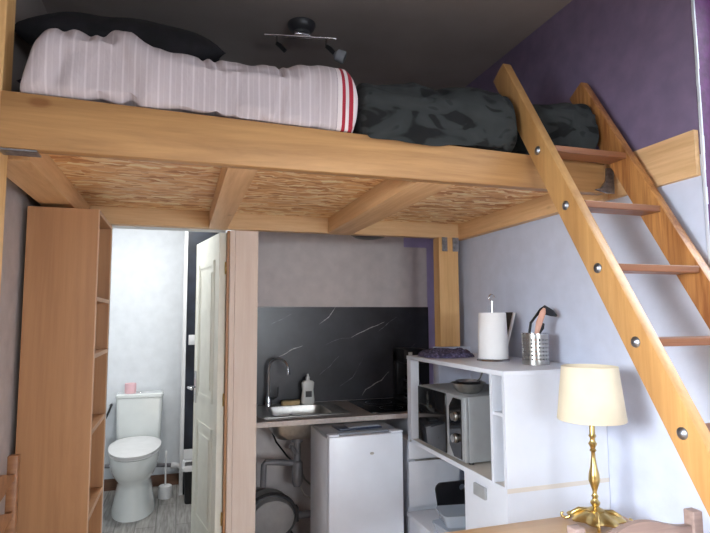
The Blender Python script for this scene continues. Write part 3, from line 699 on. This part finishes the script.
tub('food_container', (1.35,2.53), .105, .08, .4795, .05, 'clear plastic food container stacked on the other one', -.15)
bb = thing('chopping_board', 'black rounded board standing behind the plastic containers', 'board', (1.4,2.72,.42))
mb = MB(); ring = []
for q, (cx_, cz_) in enumerate(((1.50,.60),(1.30,.60),(1.30,.445),(1.50,.445))):
    for k in range(7):
        a = PI/2*(q+k/6); rd = .035 if q < 2 else .012; ring.append((cx_+.035+rd*math.cos(a), cz_-.012+rd*math.sin(a)))
hole = [(1.455+.018*math.cos(2*PI*k/28+.0), .59+.016*math.sin(2*PI*k/28)) for k in range(28)]
rings = [[(p[0], y, p[1]) for p in pl] for pl, y in ((ring,2.70),(ring,2.712),(hole,2.712),(hole,2.70),(ring,2.70))]
mb.loft(rings, False); auto(mb.build('board', M['black'], bb))

mw = thing('microwave', 'silver and black microwave oven on the cabinet shelf', 'microwave', (1.45,2.55,.83))
auto(MB().box(1.275, 1.62, 2.29, 2.80, .828, 1.128, .006).build('casing', M['mw_silver'], mw))
auto(MB().box(1.256, 1.274, 2.29, 2.80, .830, 1.126, .004).build('front_frame', M['mw_silver'], mw))
dd = auto(MB().box(1.248, 1.2555, 2.47, 2.795, .836, 1.122, .002).build('door', M['blackglass'], mw))
P1 = [(2.312,.842),(2.312,1.114),(2.385,1.114),(2.428,1.07),(2.428,.89),(2.385,.842)]
auto(MB().prism([(2.300,.836),(2.300,1.122),(2.40,1.122),(2.452,1.078),(2.452,.882),(2.40,.836)], 'x', 1.250, 1.2555).build('panel_frame', M['mw_silver'], mw))
auto(MB().prism(P1, 'x', 1.2455, 1.2498).build('control_panel', M['blackglass'], mw))
for z in (1.03,.93):
    mb = MB(); mb.loft([[(1.2452-h_, 2.36+r_*math.cos(2*PI*k/20), z+r_*math.sin(2*PI*k/20)) for k in range(20)] for r_, h_ in ((.022,0),(.022,.008),(.018,.012),(.018,.02),(.002,.021))])
    auto(mb.build('knob', M['steel'], mw))
for x_, y_ in ((1.30,2.32),(1.30,2.77),(1.59,2.32),(1.59,2.77)): MB().lathe([(.012,0),(.012,.0115)], (x_,y_,.816), 12).build('foot', M['black'], mw)

# bowls
t = thing('steel_bowl', 'wide stainless steel bowl on top of the microwave', 'bowl', (1.345,2.41,1.128))
auto(MB().lathe([(.001,.001),(.042,.001),(.050,.006),(.068,.024),(.078,.046),(.086,.048),(.084,.050),(.075,.048),(.064,.024),(.04,.006),(.001,.006)], (1.345,2.41,1.128), 36, False).build('outer_bowl', M['steel'], t), 50)
auto(MB().lathe([(.001,.008),(.035,.010),(.052,.03),(.060,.058),(.066,.059),(.058,.061),(.048,.034),(.035,.016),(.001,.014)], (1.345,2.41,1.128), 36, False).build('inner_bowl', M['chrome'], t), 50)
o = auto(MB().tube([(1.36,2.40,1.155),(1.40,2.39,1.20),(1.415,2.38,1.245)], .004, 8).build('whisk', M['dark_plastic'])); tag(o, 'thin dark handled whisk standing in the steel bowl', 'whisk')

# cloth, cap, roll, roll shadow slat, utensil holder on cabinet top
TZ = 1.2765
mb = MB(); nx, ny = 34, 26; rings = []
for i in range(nx+1):
    u = i/nx; ph = PI*u; rg = []
    for j in range(ny):
        a = 2*PI*j/ny; s_ = math.sin(ph)**.5
        x = 1.42+.14*math.cos(ph)*-1+0; y = 2.79+.15*s_*math.cos(a); zz = .040*s_*max(0, math.sin(a))**.6
        x += .02*noise.noise(Vector((x*9,y*9,1))); y += .02*noise.noise(Vector((x*9,y*9,4)))*s_
        zz *= 1+.55*noise.noise(Vector((x*20,y*20,2)))+.35*noise.noise(Vector((x*45,y*45,7)))
        rg.append((x, y, TZ+.001+zz))
    rings.append(rg)
o = auto(mb.loft(rings).build('knitted_cloth', M['knit']), 80); tag(o, 'crumpled purple grey knitted cloth on the cabinet top', 'cloth')
t = thing('plastic_gadget', 'small black and white gadget beside the knitted cloth', 'gadget', (1.66,2.70,TZ))
auto(MB().rr([(1.665,2.70,TZ,.03,.06,.02),(1.665,2.70,TZ+.035,.034,.065,.025),(1.665,2.70,TZ+.05,.02,.04,.018)]).build('shell', M['white_plastic'], t))
auto(MB().rr([(1.665,2.72,TZ+.0505,.02,.035,.018),(1.665,2.72,TZ+.062,.014,.028,.012)]).build('lid', M['black'], t))
pr_ = thing('paper_towel_holder', 'chrome paper towel holder with hooked top on the cabinet', 'paper towel holder', (1.50,2.43,TZ))
auto(MB().lathe([(.08,0),(.082,.003),(.08,.007),(.01,.009)], (1.50,2.43,TZ), 36).build('base', M['chrome'], pr_))
hk = [(1.50,2.43,TZ+.008),(1.50,2.43,TZ+.30)]+[(1.50-.0+.016*math.sin(a)*-1, 2.43, TZ+.30+.016*(1-math.cos(a))) for a in [PI*1.5*k/10 for k in range(1, 11)]]
auto(MB().tube(hk, .0035, 8).build('rod', M['chrome'], pr_))
mb = MB(); rings = []
for r_, z in ((.02,.011),(.072,.011),(.074,.014),(.073,.12),(.068,.236),(.066,.24),(.02,.24),(.02,.011)):
    rings.append([(1.50+(r_*(1+.02*noise.noise(Vector((k*.7,z*8,0)))))*math.cos(2*PI*k/36), 2.43+r_*math.sin(2*PI*k/36), TZ+z) for k in range(36)])
o = auto(mb.loft(rings, False).build('paper_towel_roll', M['paper']), 50); tag(o, 'white kitchen paper roll on the hooked holder', 'paper towel')
t = thing('roll_shadow_slat', 'thin leaning piece with a dark panel for the paper roll shadow', 'shadow slat', (1.68,2.56,TZ))
auto(MB().obox((1.70,2.63,TZ+.125), ((0,1,0),(.30,0,1),(1,0,-.30)), (.04,.12,.004), .002).build('shadow_panel', M['dark_plastic'], t))  # dark panel put where the roll's shadow falls on the wall
auto(MB().obox((1.70,2.586,TZ+.125), ((0,1,0),(.30,0,1),(1,0,-.30)), (.004,.12,.006), .002).build('slat_edge', M['white_plastic'], t))
ux, uy = 1.572, 2.185
uh = thing('utensil_holder', 'perforated steel utensil pot on the cabinet top', 'utensil holder', (ux,uy,TZ))
auto(MB().lathe([(.0595,.0),(.0595,.14)], (ux,uy,TZ), 44, False).build('perforated_wall', M['perf'], uh), 60)
auto(MB().lathe([(.061,.138),(.061,.143),(.058,.143),(.058,.138),(.061,.138)], (ux,uy,TZ), 44, False).build('rim', M['chrome'], uh))
auto(MB().lathe([(.061,0),(.061,.016),(.0575,.016),(.0575,.003),(.001,.003)], (ux,uy,TZ), 44).build('pot_base', M['steel'], uh))
def blade(pts, ws, th, nrm):
    mb = MB(); rings = []; nrm = Vector(nrm).normalized()
    for i, p in enumerate(pts):
        p = Vector(p); t_ = (Vector(pts[min(i+1, len(pts)-1)])-Vector(pts[max(i-1, 0)])).normalized()
        a = t_.cross(nrm).normalized(); w_ = ws[i]
        rings.append([tuple(p+a*w_*math.cos(2*PI*k/14)+nrm*th*math.sin(2*PI*k/14)) for k in range(14)])
    return mb.loft(rings)
V = (-.35,-1,0)
o = auto(blade([(ux-.02,uy,TZ+.006),(ux-.028,uy,TZ+.15),(ux-.02,uy,TZ+.19),(ux+.012,uy,TZ+.225),(ux+.04,uy,TZ+.248),(ux+.055,uy,TZ+.252),(ux+.10,uy,TZ+.235),(ux+.125,uy,TZ+.222)], [.005,.006,.006,.006,.012,.022,.016,.005], .006, V).build('ladle', M['black']), 60)
tag(o, 'black ladle with its head pointing right in the utensil pot', 'ladle')
o = auto(blade([(ux-.008,uy-.022,TZ+.006),(ux-.006,uy-.022,TZ+.14),(ux+.01,uy-.022,TZ+.19),(ux+.033,uy-.022,TZ+.24),(ux+.042,uy-.022,TZ+.258)], [.007,.010,.015,.014,.006], .004, V).build('wooden_spoon', M['spoon']), 60)
tag(o, 'pale wooden spatula standing in the utensil pot', 'spatula')
o = auto(blade([(ux+.02,uy+.012,TZ+.006),(ux+.03,uy+.012,TZ+.145),(ux+.045,uy+.012,TZ+.17),(ux+.055,uy+.012,TZ+.19)], [.006,.012,.016,.010], .004, V).build('spatula', M['black']), 60)
tag(o, 'short black spatula low at the right of the utensil pot', 'spatula')

# ------------------------------------------------------------------ table, lamp, chairs
tb = thing('dining_table', 'light wooden table against the right wall under the lamp', 'table', (1.2,1.55,0))
auto(MB().box(.70, 1.60, 1.27, 1.795, .722, .75, .004).build('tabletop', M['table'], tb))
MB().box(.76, 1.55, 1.32, 1.75, .65, .7215).build('apron', M['table'], tb)
for x_ in (.74,1.53):
    for y_ in (1.30,1.72): MB().prism([(x_,y_),(x_+.05,y_),(x_+.05,y_+.05),(x_,y_+.05)], 'z', 0, .6495 if False else .7215, .003).build('leg', M['table'], tb)
lx, ly = 1.456, 1.70
lp = thing('table_lamp', 'brass table lamp with a cream fabric shade on the wooden table', 'lamp', (lx,ly,.75))
prof = [(.001,.040),(.030,.040),(.032,.046),(.018,.052),(.011,.058),(.016,.066),(.018,.072),(.011,.080),(.009,.088),(.013,.094),(.009,.100),(.0075,.110),(.014,.130),(.0205,.150),(.0185,.172),(.012,.200),(.008,.232),(.007,.250),(.013,.256),(.008,.263),(.012,.272),(.016,.280),(.010,.290),(.009,.300),(.014,.308),(.010,.316),(.0095,.40),(.009,.46),(.001,.461)]
auto(MB().lathe(prof, (lx,ly,.75), 24).build('stem', M['brass'], lp), 50)
mb = MB(); rings = []
for r_, z in ((.030,.044),(.060,.036),(.086,.026),(.092,.021),(.090,.017),(.06,.026),(.03,.034),(.001,.036)):
    rings.append([(lx+r_*(1+.10*math.cos(8*2*PI*k/64)*min(1, r_/.08))*math.cos(2*PI*k/64), ly+r_*(1+.10*math.cos(8*2*PI*k/64)*min(1, r_/.08))*math.sin(2*PI*k/64), .75+z) for k in range(64)])
auto(mb.loft(rings, False).build('base_plate', M['brass'], lp), 50)
for k in range(4):
    a = PI/4+k*PI/2+.15; c_, s_ = math.cos(a), math.sin(a)
    auto(MB().tube([(lx+c_*r_, ly+s_*r_, .75+z) for r_, z in ((.03,.042),(.055,.044),(.078,.030),(.092,.010),(.105,.0065),(.116,.012),(.118,.022),(.110,.026))], [.006,.0075,.0075,.006,.006,.0055,.005,.003], 8).build('foot', M['brass'], lp), 60)
mb = MB().lathe([(.119,.366),(.1205,.368),(.099,.562),(.0975,.562),(.118,.368),(.119,.366)], (lx,ly,.75), 64, False)
sh = auto(mb.build('lamp_shade', M['shade'], lp), 50)
mb = MB()
for k in range(3):
    a = 2*PI*k/3; mb.tube([(lx,ly,1.288),(lx+.0975*math.cos(a),ly+.0975*math.sin(a),1.298)], .0015, 6)
mb.build('shade_spider', M['brass'], sh)
auto(MB().lathe([(.010,0),(.016,.01),(.026,.045),(.027,.06),(.018,.08),(.001,.087)], (lx,ly,1.211), 20).build('bulb', M['frosted'], lp))

def wavy_rail(p0, p1, z0, z1f, dy, m, parent, name, axis='x', n=24, th=.018):
    A_ = []
    for i in range(n+1):
        u = i/n; x = p0+(p1-p0)*u; A_.append((x, z1f(u)))
    B_ = [(x, z0(u_/n) if callable(z0) else z0) for u_, (x, _) in enumerate(A_)]
    pts = A_+B_[::-1]
    return auto(MB().prism(pts, axis if axis != 'x' else 'y', dy, dy+th).build(name, m, parent))
ch = thing('dining_chair', 'pale brown wooden chair with a wavy top rail pushed in at the table', 'chair', (1.17,1.35,0))
cx0, cx1, cyb = .955, 1.375, 1.19
for x_ in (cx0, cx1-.032):
    auto(MB().box(x_, x_+.032, cyb, cyb+.035, 0, .965, .004).build('leg', M['chair'], ch))
for x_ in (cx0+.01, cx1-.042):
    auto(MB().box(x_, x_+.032, 1.56, 1.592, 0, .44, .003).build('leg', M['chair'], ch))
auto(MB().box(cx0-.01, cx1+.01, cyb+.036, 1.605, .441, .462, .006).build('seat', M['chair'], ch))
wavy_rail(cx0+.033, cx1-.033, .86, lambda u: .915+.035*math.sin(PI*u)**2+.012*u, cyb+.008, M['chair'], ch, 'top_rail')
wavy_rail(cx0+.033, cx1-.033, .68, lambda u: .72+.015*math.sin(PI*u), cyb+.008, M['chair'], ch, 'back_slat')
c2 = thing('ladderback_chair', 'orange brown wooden chair with curved slats against the left wall', 'chair', (-.45,2.1,0))
c2.location.x += .022
def yprism(pts, x0_, x1_): return MB().prism(pts, 'x', x0_, x1_)
for y_ in (1.93,2.31):
    auto(MB().box(-.585, -.55, y_, y_+.035, 0, 1.005, .004).build('leg', M['chair_l'], c2))
for y_ in (1.94,2.30):
    auto(MB().box(-.215, -.18, y_, y_+.035, 0, .44, .004).build('leg', M['chair_l'], c2))
auto(MB().box(-.549, -.17, 1.93, 2.345, .441, .462, .006).build('seat', M['chair_l'], c2))
for zc in (.93,.80,.67):
    A_ = [(1.966+.343*k/20, zc+.03+.018*math.cos(2*PI*k/20)*-1) for k in range(21)]
    B_ = [(p[0], zc-.025+.012*math.cos(2*PI*k/20)) for k, p in enumerate(A_)]
    auto(yprism(A_+B_[::-1], -.575, -.558).build('back_slat', M['chair_l'], c2))

# ------------------------------------------------------------------ ceiling spotlight
sp = thing('ceiling_spotlight', 'chrome two-arm spotlight bar on the dark ceiling', 'ceiling light', (.565,2.62,CE))
SY, SX = 2.64, .560
def sl(x): return SY-.18*(x-SX)
auto(MB().lathe([(.072,.0),(.072,-.012),(.060,-.032),(.045,-.045),(.001,-.046)], (SX,SY,CE), 32).build('ceiling_mount', M['dark_plastic'], sp))
auto(MB().tube([(SX-.185,sl(SX-.185),2.935),(SX+.175,sl(SX+.175),2.935)], .0075, 10).box(SX-.04, SX+.04, SY-.02, SY+.02, 2.938, 2.954, .003).build('bar', M['chrome'], sp))
for k, x_ in enumerate((SX-.125, SX+.125)):
    y_ = sl(x_)
    auto(MB().tube([(x_,y_,2.93),(x_,y_,2.892)], .005, 8).build('arm', M['chrome'], sp))
    h_ = auto(MB().tube([(x_,y_,2.892),(x_+.018,y_-.005,2.878),(x_+.042,y_-.012,2.850)], [.010,.012,.011], 12).build('lamp_head', M['black'], sp))
    if k:
        auto(MB().tube([(x_+.040,y_-.012,2.853),(x_+.052,y_-.014,2.846),(x_+.085,y_-.022,2.832),(x_+.092,y_-.024,2.829)], [.012,.030,.034,.030], 18).build('glass_shade', M['frosted'], h_))

# ------------------------------------------------------------------ camera
f, YAW, P, R = 546., math.radians(17.67), math.radians(5.256), math.radians(-.32)
fw = Vector((math.sin(YAW)*math.cos(P), math.cos(YAW)*math.cos(P), math.sin(P)))
r0 = Vector((math.cos(YAW), -math.sin(YAW), 0)); u0 = r0.cross(fw)
rt = r0*math.cos(R)+u0*math.sin(R); up = rt.cross(fw)
cam = bpy.data.cameras.new('camera'); cam.lens = f/710*36; cam.sensor_width = 36; cam.clip_start = .05
co = bpy.data.objects.new('camera', cam); C.objects.link(co); scene.camera = co
m = Matrix((rt, up, -fw)).transposed().to_4x4(); m.translation = Vector((0,0,1.5)); co.matrix_world = m

# ------------------------------------------------------------------ light
def area(name, loc, direction, sx, sy, power, col):
    l = bpy.data.lights.new(name, 'AREA'); l.shape = 'RECTANGLE'; l.size = sx; l.size_y = sy; l.energy = power; l.color = col
    o = bpy.data.objects.new(name, l); C.objects.link(o); o.location = loc
    o.rotation_euler = Vector(direction).to_track_quat('-Z', 'Z').to_euler(); return o
area('daylight_left', (XL-.75,.15,2.35), (1,.2,-.7), 2.2, 1.5, 900, (.96,.98,1))
area('daylight_right', (XR+1.4,1.0,3.1), (-1,-.15,-.75), 1.8, 1.5, 110, (.94,.97,1))
area('fill_behind', (.9,-2.85,1.85), (0,1,-.2), 2.0, 1.2, 240, (.96,.98,1))  # added fill light shining in through the added rear window
area('toilet_lamp', (-.15,3.95,2.48), (0,.2,-1), .35, .35, 18, (1,.99,.97))
wd = bpy.data.worlds.new('world'); scene.world = wd; wd.use_nodes = True
wd.node_tree.nodes['Background'].inputs[0].default_value = (.75,.85,1,1); wd.node_tree.nodes['Background'].inputs[1].default_value = 1.0
vs = scene.view_settings; vs.view_transform = 'Standard'; vs.look = 'None'; vs.gamma = 1; vs.exposure = .3
